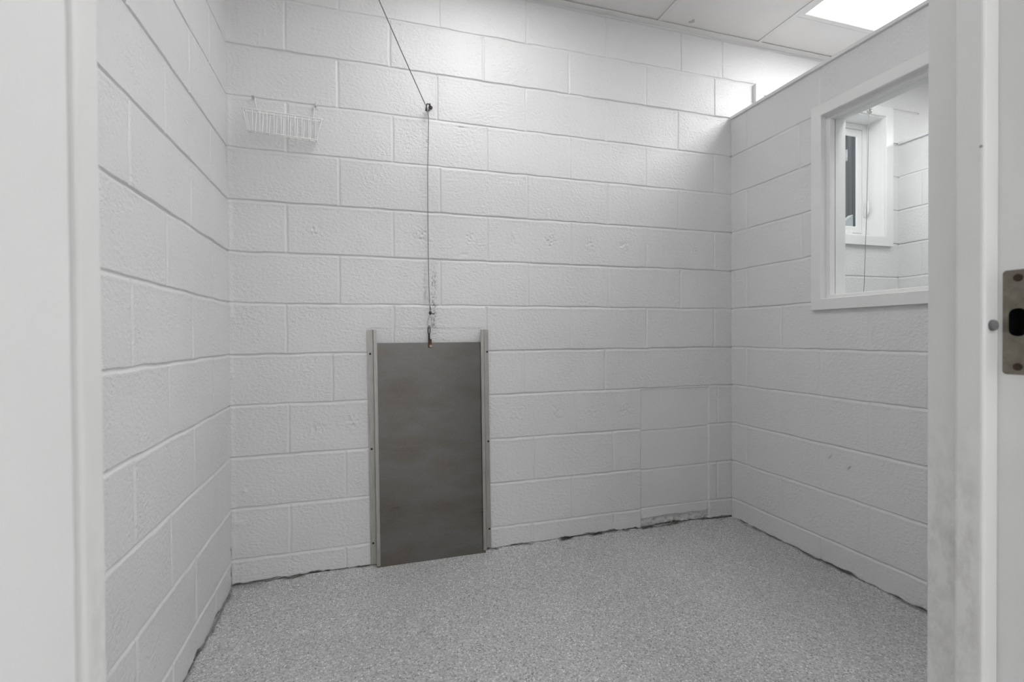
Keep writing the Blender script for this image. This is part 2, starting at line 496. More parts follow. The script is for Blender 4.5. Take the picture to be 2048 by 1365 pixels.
# paint runs, chips and stray blobs
for (cx, cz, rx, rz, a) in [(.115, 2.18, .004, .022, .002), (.135, 2.21, .004, .018, .0016), (.93, 1.925, .03, .004, -.004), (.94, 1.36, .012, .005, -.003),
                            (.045, .385, .008, .006, .004), (.02, .26, .02, .012, .004), (1.2, .725, .02, .004, -.003), (2.30, 2.146, .03, .004, -.002), (.35, .07, .03, .01, .001)]:
    H += a*np.exp(-((U-cx)/rx)**2-((V-cz)/rz)**2)
corner = np.exp(-(U/.012)**2)*(U > -.02)*(U < .06)
H += corner*(.003+.004*vnoise(U*0, V, 22, 61, 3))
gr = np.zeros_like(U)
lvl = np.where(U < W, .016, .01)
H, gr = base_break(H, gr, U, V, lvl, 71)
# scuffed grime where the cable slaps the wall above the dog door
cs = np.exp(-((U-.800)/.010)**2)*np.clip((V-.97)/.08, 0, 1)*np.clip((1.34-V)/.12, 0, 1)*np.clip(.2+1.5*vnoise(U, V, 170, 81, 2), 0, 1)
cs += np.exp(-((U-.762)/.006)**2)*np.clip((V-1.12)/.05, 0, 1)*np.clip((1.32-V)/.1, 0, 1)*.35*np.clip(vnoise(U, V, 120, 83)+.7, 0, 1)
gr = np.maximum(gr, np.clip(cs, 0, .75))
dv = (U > .2) & (U < 2.3)
gr = np.maximum(gr, np.where(low & inp, np.clip(.06+.5*vnoise(U, V, 60, 85, 3), 0, .35), 0))
H = np.where((U > .512) & (U < 1.056) & (V < 1.03), np.minimum(H, -.0012), H)
wall = struct(relief('wall_back', us, vs, H, tex, gr, lambda U, V, H: np.stack([U, -H, V], -1), (0, -1, 0),
       holes=[WIN],
       backing=[(-.14, WIN[0], .03, .15, -.02, 2.62), (WIN[1], 3.8, .03, .15, -.02, 2.62), (WIN[0], WIN[1], .03, .15, -.02, WIN[2]), (WIN[0], WIN[1], .03, .15, WIN[3], 2.62)]))

# ---- left wall
VL = {c: [-(.225+.409*i) if c % 2 == 0 else -(.020+.415*(i+1)) for i in range(10)] for c in range(0, 13)}
us = grid_axis(-4.4, 0.02, .0034, coarse=.03, fine_range=(-1.05, 0.02))
vs = grid_axis(-.02, 2.62, .004, dense=BED)
U, V = np.meshgrid(us, vs, indexing='ij')
H, tex, _ = joints(U, V, VL, 211)
gr = np.zeros_like(U)
H, gr = base_break(H, gr, U, V, .006, 271, .008)
cr = np.exp(-((U+.012)/.007)**2)*np.clip((.24-V)/.03, 0, 1)*np.clip((V-.0)/.02, 0, 1)
H -= cr*.006*np.clip(vnoise(U, V, 60, 91, 2)+.3, 0, 1); gr = np.maximum(gr, np.clip(cr*2.2*(vnoise(U, V, 38, 93, 2)+.12), 0, .92))
struct(relief('wall_left', us, vs, H, tex*.85, gr, lambda U, V, H: np.stack([H, U, V], -1), (1, 0, 0),
       backing=[(-.14, -.03, -4.4, .02, -.02, 2.62)]))

# ---- partition on the right, with the window opening
PW = (-1.405, -.535, 1.128, 1.925)     # y0,y1,z0,z1 opening inside the frame
VR = {}
for c in range(0, 11):
    b = -.107 if c % 2 == 0 else -.321
    VR[c] = [b-.422*i for i in range(4)]
VR[9] = [-.421, -.84]; VR[7] = [-.434, -.85]
us = grid_axis(FY0, 0.0, .0034, coarse=.02, fine_range=(-1.05, 0.0), must=(PW[0]-.02, PW[1]+.02))
vs = grid_axis(-.02, PTOP, .004, dense=BED[:10], must=(PW[2]-.02, PW[3]+.02))
U, V = np.meshgrid(us, vs, indexing='ij')
H, tex, _ = joints(U, V, VR, 311, top=PTOP-.02)
gr = np.zeros_like(U)
H, gr = base_break(H, gr, U, V, .004, 371, .009)
H += .004*np.exp(-((U+.004)/.009)**2)*(1+.5*vnoise(U*0, V, 25, 381, 2))
for (cy, cz, a) in ((-.66, .445, .8), (-.575, .47, .5)):
    gr = np.maximum(gr, a*np.exp(-(((U-cy)+(V-cz)*.7)/.004)**2-(((V-cz))/.009)**2))
tex = tex*.8
tex = np.where(V > Z0+G*9, np.where(U < -.55, 1.2, .5), tex)
hole = (PW[0]-.02, PW[1]+.02, PW[2]-.02, PW[3]+.02)
struct(relief('wall_right', us, vs, H, tex, gr, lambda U, V, H: np.stack([W-H, U, V], -1), (-1, 0, 0),
       holes=[hole],
       backing=[(W+.012, X2, FY0, hole[0], -.02, PTOP), (W+.012, X2, hole[1], 0, -.02, PTOP), (W+.012, X2, hole[0], hole[1], -.02, hole[2]), (W+.012, X2, hole[0], hole[1], hole[3], PTOP)]))

# ---- second partition, seen through the window
VP = {c: [(-.33 if c % 2 == 0 else -.125)-.41*i for i in range(4)] for c in range(0, 11)}
us = grid_axis(FY0, 0.0, .006, coarse=.02, fine_range=(-.7, 0)); vs = grid_axis(-.02, PTOP, .006, dense=BED[4:10])
U, V = np.meshgrid(us, vs, indexing='ij')
H, tex, _ = joints(U, V, VP, 411, top=PTOP-.02)
struct(relief('wall_far_right', us, vs, H, tex*.7, H*0, lambda U, V, H: np.stack([X3-H, U, V], -1), (-1, 0, 0),
       backing=[(X3+.012, X3+PT, FY0, 0, -.02, PTOP)]))

# ---- front wall with the doorway, to the same height as the partitions
DX0, DX1 = .289, 1.236     # between rabbets
bm = BM()
box(bm, 0.0, DX0-.052, FY1, FY0, -.02, PTOP)
box(bm, DX1+.052, 6.0, FY1, FY0, -.02, PTOP)
box(bm, DX0-.052, DX1+.052, FY1, FY0, 2.107, PTOP)
struct(obj('wall_front', bm, M_BLOCK))
# ---- corridor enclosure behind the camera and the building beyond the runs
bm = BM(); box(bm, -.14, 6.14, -4.54, -4.4, -.02, 2.62); struct(obj('wall_corridor', bm, M_BLOCK))
bm = BM(); box(bm, 6.0, 6.14, -4.4, .2, -.02, 2.62); struct(obj('wall_end', bm, M_BLOCK))
bm = BM(); box(bm, 3.8, 6.0, 0.0, .2, -.02, 2.62); struct(obj('wall_back_beyond', bm, M_BLOCK))
for o in ('wall_front', 'wall_corridor', 'wall_end', 'wall_back_beyond'):
    me = bpy.data.objects[o].data
    a = me.attributes.new('tex', 'FLOAT', 'POINT'); a.data.foreach_set('value', [.7]*len(me.vertices))

# ---- partition caps
def cap(name, x0, x1, y0, y1):
    bm = BM(); box(bm, x0, x1, y0, y1, PTOP-.002, PTOP+.0125, .002); struct(obj(name, bm, M_TRIM))
cap('trim_1', W-.012, X2+.012, FY0-.012, -.004)
cap('trim_2', X3-.012, X3+PT+.012, FY0-.012, -.004)
cap('trim_3', .004, 5.99, FY1-.012, FY0+.0115-.024)

# ------------------------------------------------------------------ floor
us = grid_axis(-.14, 6.1, .006, coarse=.05, fine_range=(-.02, 2.42)); vs = grid_axis(-4.5, .12, .006, coarse=.05, fine_range=(-1.2, .02))
U, V = np.meshgrid(us, vs, indexing='ij')
H = .004+.012*np.exp(V/.16)*np.clip(U/.3, .3, 1)*np.clip((2.39-U)/.25, .35, 1)*(V > -1.2)*(V < .05)+vnoise(U, V, 5, 501, 3)*.0012
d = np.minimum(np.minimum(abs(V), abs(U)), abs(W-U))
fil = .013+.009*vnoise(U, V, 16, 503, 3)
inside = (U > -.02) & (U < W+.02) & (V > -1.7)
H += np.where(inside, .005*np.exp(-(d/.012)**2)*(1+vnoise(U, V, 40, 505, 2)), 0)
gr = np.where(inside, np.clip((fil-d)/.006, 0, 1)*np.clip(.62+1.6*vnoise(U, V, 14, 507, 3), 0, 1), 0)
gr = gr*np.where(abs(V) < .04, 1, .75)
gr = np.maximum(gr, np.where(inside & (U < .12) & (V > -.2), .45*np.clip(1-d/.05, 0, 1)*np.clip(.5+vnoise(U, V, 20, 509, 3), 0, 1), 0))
fl = relief('floor', us, vs, H, H*0, gr, lambda U, V, H: np.stack([U, V, H], -1), (0, 0, 1), backing=[(-.14, 6.1, -4.5, .12, -.14, -.025)])
fl.data.materials.clear(); fl.data.materials.append(M_FLOOR); struct(fl)

# ------------------------------------------------------------------ ceiling: lay-in tiles, tee grid, wall angle
TX = [.07+.6205*i for i in range(0, 10)]            # main tees running away from the back wall (x)
TZ = CEIL+.004
light_spots = [(TX[4], TX[5], -.240, -1.460), (TX[1], TX[2], -.240, -1.460), (TX[1], TX[2], -2.98, -4.2), (TX[4], TX[5], -2.98, -4.2), (TX[7], TX[8], -.24, -1.46)]
def covered(x0, x1, y0, y1):
    xm, ym = (x0+x1)/2, (y0+y1)/2
    return any(a < xm < b and d < ym < c for a, b, c, d in light_spots)
bm = BM(); tees = BM()
xs = [-.14]+TX+[6.1]
for i in range(len(xs)-1):
    has = [s for s in light_spots if s[0]-.01 < (xs[i]+xs[i+1])/2 < s[1]+.01]
    if has:
        cuts = sorted({.15, -4.5, -.24, -1.46, -2.22, -2.98, -4.2})
    else:
        cuts = sorted({.15, -4.5, -.98, -2.2, -3.42})
    for a, b in zip(cuts[:-1], cuts[1:]):
        if covered(xs[i], xs[i+1], a, b): continue
        box(bm, xs[i]+.001, xs[i+1]-.001, a+.001, b-.001, TZ+.001, TZ+.016)
    for c in cuts[1:-1]:
        box(tees, max(xs[i], .001)+.012, xs[i+1]-.012, c-.012, c+.012, CEIL, TZ)
for x in TX:
    box(tees, x-.012, x+.012, -4.4, -.028, CEIL, TZ)
ceil_o = struct(obj('ceiling', bm, M_TILE))
struct(obj('trim_4', tees, M_GRID))
bm = BM()   # wall angle with its slightly proud painted lip
prism(bm, [(-.0005, CEIL-.004), (-.004, CEIL-.004), (-.030, CEIL), (-.030, CEIL+.0018), (-.0005, CEIL+.0018)], 0.0, 6.0, 'x')
struct(obj('trim_5', bm, M_GRID))

def troffer(x0, x1, y1, y0, label, strength):
    t = thing('ceiling_light', ((x0+x1)/2, (y0+y1)/2, CEIL), label, 'ceiling light', 'fluorescent troffers in the ceiling grid')
    a, b, c, d = x0+.013, x1-.013, y0+.013, y1-.013
    f = .024
    bm = BM()
    for q in ((a, a+f, c, d), (b-f, b, c, d), (a+f, b-f, c, c+f), (a+f, b-f, d-f, d)):
        box(bm, q[0], q[1], q[2], q[3], CEIL+.0005, CEIL+.02)
    box(bm, a, b, c, d, CEIL+.05, CEIL+.052)
    obj('frame', bm, M_GRID, t)
    bm = BM(); box(bm, a+f, b-f, c+f, d-f, CEIL+.005, CEIL+.009)
    obj('lens', bm, lens_mat(strength), t)
    return t
LBL = ['lit fluorescent ceiling troffer above the right-hand partition with white prismatic lens',
       'lit fluorescent ceiling troffer overhead in front of the block wall with the hanging cable',
       'lit fluorescent ceiling troffer behind the doorway on the left side of the corridor',
       'lit fluorescent ceiling troffer behind the doorway farther right along the corridor',
       'lit fluorescent ceiling troffer beyond the second partition at far right']
for s, l, e in zip(light_spots, LBL, STR): troffer(*s, l, e)

# ------------------------------------------------------------------ doorway: steel frame, strike, open leaf
dr = thing('door_1', ((DX0+DX1)/2, -1.75, 0)); struct(dr)
FA, FB = -1.813, -1.686            # frame depth
SA, SB = -1.764, -1.733            # stop
HEAD = 2.055
def jamb(side):
    bm = BM()
    s = 1 if side > 0 else -1
    rb = DX1 if s > 0 else DX0     # rabbet face
    X = lambda d: rb+s*d           # d>0 away from the opening
    def bx(d0, d1, y0, y1, z0, z1, bev=0):
        a, b = sorted((X(d0), X(d1))); box(bm, a, b, y0, y1, z0, z1, bev, 3)
    zt = HEAD+.05
    if s > 0:
        for (y0, y1, z0, z1) in ((FA, FB, .006, .983), (FA, FB, 1.0265, zt), (FA, -1.795, .983, 1.0265), (-1.7695, FB, .983, 1.0265)):
            bx(0, .004, y0, y1, z0, z1)
    else:
        bx(0, .004, FA, FB, .006, zt)
    bx(.004, .052, FA, FA+.004, .006, zt); bx(.004, .052, FB-.004, FB, .006, zt)     # returns over the wall faces
    bx(-.027, .0005, SA, SB, .006, HEAD, .004)
    return bm
obj('frame_jamb', jamb(1), M_FRAME, dr); obj('frame_jamb', jamb(-1), M_FRAME, dr)
bm = BM()
box(bm, DX0+.0005, DX1-.0005, FA, FB, HEAD, HEAD+.004)
box(bm, DX0+.0005, DX1-.0005, FA, FA+.004, HEAD+.004, HEAD+.05); box(bm, DX0+.0005, DX1-.0005, FB-.004, FB, HEAD+.004, HEAD+.05)
box(bm, DX0+.028, DX1-.028, SA, SB, HEAD-.026, HEAD+.0005, .004, 3)
obj('frame_head', bm, M_FRAME, dr)
# strike plate with an oblong hole
SX = DX1
bm = BM()
yc, zc = -1.7823, 1.0048
hw, hh, sh, sl = .0142, .0622, .0088, .0166
outer = []
rr = .004
for (cy, cz, a0) in ((hw-rr, hh-rr, 0), (-hw+rr, hh-rr, 90), (-hw+rr, -hh+rr, 180), (hw-rr, -hh+rr, 270)):
    for k in range(5):
        a = math.radians(a0+k*22.5); outer.append((yc+cy+rr*math.cos(a), zc+cz+rr*math.sin(a)))
inner = []
ir = .0078
for (cy, cz, a0) in ((sh-ir, sl-ir, 0), (-sh+ir, sl-ir, 90), (-sh+ir, -sl+ir, 180), (sh-ir, -sl+ir, 270)):
    for k in range(5):
        a = math.radians(a0+k*22.5); inner.append((yc+cy+ir*math.cos(a), zc+cz+ir*math.sin(a)))
xf, xb = SX-.0014, SX-.0001
Of = [bm.verts.new((xf, a, b)) for a, b in outer]; Ob = [bm.verts.new((xb, a, b)) for a, b in outer]
If = [bm.verts.new((xf, a, b)) for a, b in inner]; Ib = [bm.verts.new((xb, a, b)) for a, b in inner]
n = len(outer)
for i in range(n):
    j = (i+1) % n
    for q in ((Of[i], Of[j], If[j], If[i]), (Ob[i], Ib[i], Ib[j], Ob[j]), (Of[i], Ob[i], Ob[j], Of[j]), (If[i], If[j], Ib[j], Ib[i])):
        bm.faces.new(q)
strike = obj('strike_plate', bm, M_STRIKE, dr); strike['label'] = 'bare worn metal strike plate with a dark oblong latch hole'
for zz in (zc+.0525, zc-.0528):
    bm = BM(); cyl(bm, (xf+.0005, yc-.0003, zz), (xf-.0009, yc-.0003, zz), .0046, 20, .0005)
    for a in (45, -45):
        c, s_ = math.cos(math.radians(a))*.0028, math.sin(math.radians(a))*.0028
        tube(bm, [(xf-.0009, yc-c, zz-s_), (xf-.0009, yc+c, zz+s_)], .0005, 4)
    o = obj('screw', bm, M_SCREW, strike, True, 40); o['label'] = 'brown countersunk screw'
bm = BM()   # dark pocket behind the hole
a, b = yc-.012, yc+.012; z0, z1 = zc-.0205, zc+.0205; x0, x1 = SX+.0002, SX+.03
vv = [bm.verts.new(p) for p in ((x0, a, z0), (x0, b, z0), (x0, b, z1), (x0, a, z1), (x1, a, z0), (x1, b, z0), (x1, b, z1), (x1, a, z1))]
for f in ((4, 5, 6, 7), (0, 1, 5, 4), (1, 2, 6, 5), (2, 3, 7, 6), (3, 0, 4, 7)): bm.faces.new([vv[i] for i in f])
o = obj('latch_pocket', bm, M_BLACK, dr); o['label'] = 'black latch pocket behind the strike hole'
bm = BM()   # rubber silencer on the stop
cyl(bm, (1.2225, SA+.002, 1.0015), (1.2225, SA-.0045, 1.0015), .0066, 20, .002)
o = obj('silencer', bm, M_RUBBER, dr, True, 40); o['label'] = 'small grey rubber bumper on the door stop'
# leaf, standing open into the corridor
bm = BM(); box(bm, .295, .3395, -2.735, -1.824, .018, 2.05, .002)
leaf = obj('door_leaf', bm, M_LEAF, dr)
for hz in (.25, 1.05, 1.83):
    bm = BM(); cyl(bm, (.2895, -1.8205, hz-.05), (.2895, -1.8205, hz+.05), .0055, 14, .001); obj('hinge', bm, M_GALV, leaf, True, 40)

# ------------------------------------------------------------------ window in the partition (window_1)
w1 = thing('window_1', (W+PT/2, -.97, 1.53)); struct(w1)
def frame_ring(bm, prof, y0, y1, z0, z1):
    """profile [(x, inset)] carried round the rectangle y0..y1, z0..z1 (outer edge)"""
    rings = []
    for x, d in prof:
        rings.append([bm.verts.new((x, y, z)) for y, z in ((y0+d, z0+d), (y1-d, z0+d), (y1-d, z1-d), (y0+d, z1-d))])
    m = len(rings)
    for i in range(m):
        A, B = rings[i], rings[(i+1) % m]
        for k in range(4):
            bm.faces.new((A[k], A[(k+1) % 4], B[(k+1) % 4], B[k]))
FXa = W-.017
oy0, oy1, oz0, oz1 = -1.45, -.4965, 1.096, 1.974
bm = BM()
frame_ring(bm, [(FXa, .0015), (FXa, .0455), (FXa+.002, .048), (FXa+.030, .048), (FXa+.032, .050), (FXa+.032, .062), (FXa+.034, .064), (FXa+.059, .064), (FXa+.061, .062),
                (FXa+.061, .056), (FXa+.068, .056), (FXa+.071, .056), (FXa+.071, .059), (FXa+.088, .059), (FXa+.088, .048), (X2+.0155, .048), (X2+.0155, .0), (X2+.001, .0), (X2+.001, .02),
                (W-.0005, .02), (W-.0005, 0), (FXa+.0015, 0)], oy0, oy1, oz0, oz1)
obj('window_frame', bm, M_WFRAME, w1)
bm = BM(); d = .0565; box(bm, FXa+.0622, FXa+.0668, oy0+d, oy1-d, oz0+d, oz1-d)
obj('pane', bm, M_GLASS, w1)

# ------------------------------------------------------------------ exterior window of the next run (window_2)
w2 = thing('window_2', (3.04, .05, 1.93)); struct(w2)
bm = BM()
wx0, wx1, wz0, wz1 = WIN
cw = .056
def ringxz(bm, prof, x0, x1, z0, z1):
    rings = []
    for y, d in prof:
        rings.append([bm.verts.new((x, y, z)) for x, z in ((x0+d, z0+d), (x1-d, z0+d), (x1-d, z1-d), (x0+d, z1-d))])
    m = len(rings)
    for i in range(m):
        A, B = rings[i], rings[(i+1) % m]
        for k in range(4): bm.faces.new((A[k], A[(k+1) % 4], B[(k+1) % 4], B[k]))
ringxz(bm, [(-.022, .001), (-.022, cw-.002), (-.020, cw), (-.012, cw), (-.012, cw+.006), (.012, cw+.006), (.012, cw+.0006), (.003, cw+.0006), (.003, 0), (-.021, 0)], wx0-cw, wx1+cw, wz0-cw, wz1+cw)
obj('casing', bm, M_WFRAME, w2)
bm = BM()
ringxz(bm, [(.0125, .0015), (.0125, .006), (.108, .006), (.108, .0015)], wx0, wx1, wz0, wz1)
obj('reveal_lining', bm, M_WFRAME, w2)
bm = BM()
ringxz(bm, [(.095, .007), (.095, .038), (.102, .040), (.122, .040), (.122, .007)], wx0, wx1, wz0, wz1)
obj('window_frame', bm, M_WFRAME, w2)
bm = BM()
ringxz(bm, [(.100, .042), (.098, .044), (.098, .079), (.1005, .082), (.1075, .082), (.1075, .042)], wx0, wx1, wz0, wz1)
sash = obj('sash', bm, M_WFRAME, w2)
bm = BM(); box(bm, wx0+.0825, wx1-.0825, .1015, .1055, wz0+.0825, wz1-.0825)
obj('pane', bm, M_GLASS, sash)
bm = BM()   # casement lock lever
box(bm, 3.467, 3.481, .086, .0945, 1.712, 1.772, .003)
tube(bm, [(3.474, .0865, 1.728), (3.474, .078, 1.730), (3.474, .073, 1.740), (3.474, .0735, 1.762), (3.474, .074, 1.806)], [.006, .0065, .0065, .006, .005], 10)
obj('lock_lever', bm, M_WFRAME, w2, True, 40)
bm = BM(); box(bm, 3.30, 3.345, .07, .094, wz0+.006, wz0+.05, .004); obj('crank_housing', bm, M_WFRAME, w2)

# outside the exterior window: dark board fence close by and a pale gable beyond the pane's corner
bm = BM()
for i in range(46):
    x = 2.2+i*.1
    box(bm, x, x+.094, 1.6+.006*(i % 3), 1.622+.006*(i % 3), -.1, 3.6, .003, 1)
for z in (.4, 1.6, 2.8): box(bm, 2.2, 6.8, 1.634, 1.68, z, z+.09)
fence = obj('board_fence', bm, M_DARKOUT)
tag(fence, 'dark vertical board fence outside, behind the small exterior window', 'fence')
bm = BM()
prism(bm, [(4.07, 1.805), (4.281, 1.805), (4.281, 1.952)], .80, .84, 'y')
bx_ = obj('pale_panel', bm, M_PALE)
bm = BM()
prism(bm, [(4.10, -.1), (4.13, -.1), (4.13, 1.806), (4.10, 1.806)], .80, .84, 'y'); prism(bm, [(4.25, -.1), (4.279, -.1), (4.279, 1.803), (4.25, 1.803)], .80, .84, 'y')
obj('post', bm, M_DARKOUT, bx_)
tag(bx_, 'pale slanted panel outside, in the lower corner of the exterior window', 'panel')

# ------------------------------------------------------------------ guillotine dog door
LEAN = .0066
def lean(bm):
    for v in bm.verts: v.co.x += LEAN*(1.0-v.co.z)
    return bm
gd = thing('guillotine_door', (.78, -.01, .012), 'dark stainless steel guillotine dog door in aluminium channels at the foot of the back wall', 'dog door')
gd['kind'] = 'thing'
bm = BM()
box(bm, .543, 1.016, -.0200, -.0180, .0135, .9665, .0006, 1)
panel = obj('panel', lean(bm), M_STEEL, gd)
def channel(side):
    bm = BM(); zb = .024 if side < 0 else .030; zt = 1.0225
    if side < 0:   # flange, web, lip
        prism(bm, [(.517, -.004), (.5405, -.004), (.5425, -.024), (.5425, -.0285), (.5565, -.0285), (.5565, -.0255), (.5455, -.0255), (.5445, -.012), (.5445, -.0005), (.517, -.0005)], zb, zt, 'z')
    else:
        prism(bm, [(1.0455, -.004), (1.0235, -.004), (1.0205, -.024), (1.0205, -.0285), (1.0194, -.0285), (1.0190, -.0258), (1.0176, -.0258), (1.0172, -.0285), (1.0035, -.0285), (1.0035, -.0255), (1.0165, -.0250), (1.0175, -.012), (1.0175, -.0005), (1.0455, -.0005)], zb, zt, 'z')
    return lean(bm)
for side, sx, zz in ((-1, .5285, (.921, .517, .115)), (1, 1.0385, (.922, .514, .114))):
    ch = obj('guide_channel', channel(side), M_ALU, gd); ch['label'] = 'dull aluminium guide channel'
    for z in zz:
        x = sx+LEAN*(1-z)
        bm = BM(); cyl(bm, (x, -.0035, z), (x, -.0072, z), .0044, 16, .0016)
        tube(bm, [(x-.0032, -.0076, z), (x+.0032, -.0076, z)], .0007, 4)
        s = obj('screw', bm, M_SCREW, ch, True, 40); s['label'] = 'small brown screw head'
# rusty clevis bolted to the panel's top edge and the eye rod above it
px, py = .7790, -.0225
bm = BM()
for o_ in (-.0055,):
    box(bm, px-.0075, px+.0075, -.0262, -.0202, .944, .982, .0025)
cl = obj('clevis', bm, M_RUST, gd, True, 30); cl['label'] = 'rusty clevis'
bm = BM()
cyl(bm, (px+.0025, -.0255, .9505), (px+.0025, -.0325, .9505), .0072, 20, .0022)
o = obj('bolt', bm, M_BOLT, gd, True, 50); o['label'] = 'pale round bolt head'
bm = BM()
tube(bm, [(px-.0035, -.0235, .976), (px-.0035, -.0235, 1.006)], .0042, 10)
ov = [(px-.0035+.0042*math.cos(a)*(1 if abs(math.cos(a)) < .5 else 1.0), -.0235, 1.020+.0185*math.sin(a)) for a in np.linspace(0, 2*math.pi, 24, endpoint=False)]
tube(bm, ov, .0024, 8, closed=True)
o = obj('eye_rod', bm, M_DARKIRON, gd, True, 40); o['label'] = 'dark iron eye rod'

# ------------------------------------------------------------------ pulley on the wall and the hoist cable
pu = thing('pulley', (.782, 0, 1.99), 'small dark metal pulley screwed high on the back wall', 'pulley')
bm = BM()
tube(bm, [(.790, .004, 1.992), (.790, -.012, 1.992)], .0034, 10)
tube(bm, arc((.787, -.021, 1.992), .0085, 0, 352, 22, 'yz'), .0026, 8)
cyl(bm, (.793, -.004, 1.993), (.793, -.009, 1.993), .008, 16, .002)
o = obj('screw_eye', bm, M_DARKIRON, pu, True, 40)
bm = BM()
for dx in (-.0065, .0055):
    tube(bm, [(.779+dx, -.030, 1.9935), (.777+dx, -.031, 1.980), (.7755+dx, -.031, 1.965)], [.0022, .0032, .003], 8)
tube(bm, [(.7715, -.030, 1.994), (.779, -.0275, 1.997), (.7855, -.030, 1.994)], .0024, 8)
cyl(bm, (.767, -.031, 1.969), (.784, -.031, 1.969), .0022, 10)
obj('strap', bm, M_DARKIRON, pu, True, 40)
bm = BM()
tube(bm, [(.7715, -.031, 1.969), (.7725, -.031, 1.969), (.7752, -.031, 1.969), (.7778, -.031, 1.969), (.7788, -.031, 1.969)], [.0105, .0105, .0078, .0105, .0105], 24)
o = obj('sheave', bm, M_GALV, pu, True, 40); o['label'] = 'pale metal wheel'

hc = thing('hoist_cable', (.776, -.031, 1.09), 'thin steel hoist cable from the ceiling over the wall pulley down to the dog door', 'cable')
A0 = Vector((.242, -.843, 2.556)); P1 = Vector((.7715, -.042, 1.972))
pts = []
for i in range(26):
    t = i/25; p = A0.lerp(P1, t); p.z -= .012*math.sin(math.pi*t)*(.5+t); pts.append(p)
pts += [Vector(p) for p in ((.7735, -.0425, 1.962), (.7765, -.0400, 1.953), (.7785, -.036, 1.943), (.7790, -.034, 1.92), (.7780, -.033, 1.85), (.7745, -.032, 1.72), (.7735, -.031, 1.55), (.7738, -.030, 1.38), (.7752, -.030, 1.22), (.7785, -.030, 1.13), (.780, -.0305, 1.097))]
bm = BM(); tube(bm, pts, .0019, 8)
cab = obj('strand', bm, M_CABLE, hc, True)
bm = BM()    # doubled tail, thimble-like loop
tube(bm, [(.7715, -.0305, 1.165), (.7760, -.0325, 1.14), (.7832, -.0315, 1.11)], .0013, 8)
lp = [(.7790, -.030, 1.095), (.7750, -.030, 1.078), (.7690, -.0295, 1.058), (.7672, -.029, 1.045), (.7700, -.0285, 1.038), (.7755, -.0275, 1.0345), (.7815, -.0285, 1.038), (.7868, -.029, 1.047), (.7862, -.0295, 1.058), (.7838, -.030, 1.078), (.7810, -.030, 1.095)]
tube(bm, lp, .0014, 8)
obj('loop', bm, M_GALV, hc, True)
bm = BM(); box(bm, .7745, .7862, -.0355, -.0255, 1.088, 1.1015, .003)
cyl(bm, (.7800, -.0315, 1.0935), (.7935, -.0335, 1.0905), .0019, 10)
cyl(bm, (.7935, -.0335, 1.0905), (.7965, -.034, 1.0898), .0034, 6)
o = obj('cable_clamp', bm, M_DARKIRON, hc, True, 35)
bm = BM(); tube(bm, [(.7735+.0042*math.cos(a), -.0335, 1.835+.0046*math.sin(a)) for a in np.linspace(0, 2*math.pi, 18, endpoint=False)], .001, 6, closed=True)
obj('wire_ring', bm, M_CABLE, hc, True)
bm = BM()    # ceiling eye
tube(bm, [(.242, -.843, CEIL+.003), (.242, -.843, CEIL-.004)], .003, 8); tube(bm, arc((.242, -.843, CEIL-.010), .007, 90, 440, 20, 'xz'), .002, 8)
ce = obj('screw_eye', bm, M_DARKIRON); tag(ce, 'screw eye in the ceiling that carries the upper end of the hoist cable', 'screw eye')

# the cable of the next run, seen through the partition window
pu2 = thing('pulley', (3.325, -.022, 2.30), 'small pulley on the exterior window casing, seen through the partition window', 'pulley')
bm = BM(); tube(bm, [(3.325, -.018, 2.306), (3.325, -.036, 2.306)], .003, 10); tube(bm, arc((3.325, -.043, 2.306), .0085, 0, 352, 20, 'yz'), .0025, 8); obj('screw_eye', bm, M_GALV, pu2, True, 40)
bm = BM(); tube(bm, [(3.318, -.05, 2.2825), (3.320, -.05, 2.2825), (3.3235, -.05, 2.2825), (3.327, -.05, 2.2825), (3.329, -.05, 2.2825)], [.0125, .0125, .009, .0125, .0125], 24); obj('sheave', bm, M_GALV, pu2, True, 40)
bm = BM()
for dx in (-.009, .009): tube(bm, [(3.3235+dx, -.048, 2.304), (3.3235+dx, -.05, 2.28)], .0026, 8)
tube(bm, [(3.3145, -.048, 2.304), (3.3235, -.0475, 2.307), (3.3325, -.048, 2.304)], .0022, 8); obj('strap', bm, M_GALV, pu2, True, 40)
hc2 = thing('hoist_cable', (3.28, -.06, 1.2), 'thin dark hoist cable hanging in front of the exterior window, seen through the partition window', 'cable')
bm = BM(); tube(bm, [(3.318, -.0515, 2.2955), (3.311, -.056, 2.292), (3.306, -.058, 2.275), (3.301, -.06, 2.22), (3.293, -.06, 1.9), (3.284, -.058, 1.6), (3.273, -.054, 1.25), (3.268, -.03, 1.03), (3.268, .004, .985)], .0015, 8)
obj('strand', bm, M_CABLE, hc2, True)

# ------------------------------------------------------------------ wire basket
bk = thing('wire_basket', (.21, 0, 1.80), 'white wire basket hanging by two wire arms on the upper left of the back wall', 'basket')
rw = .0021
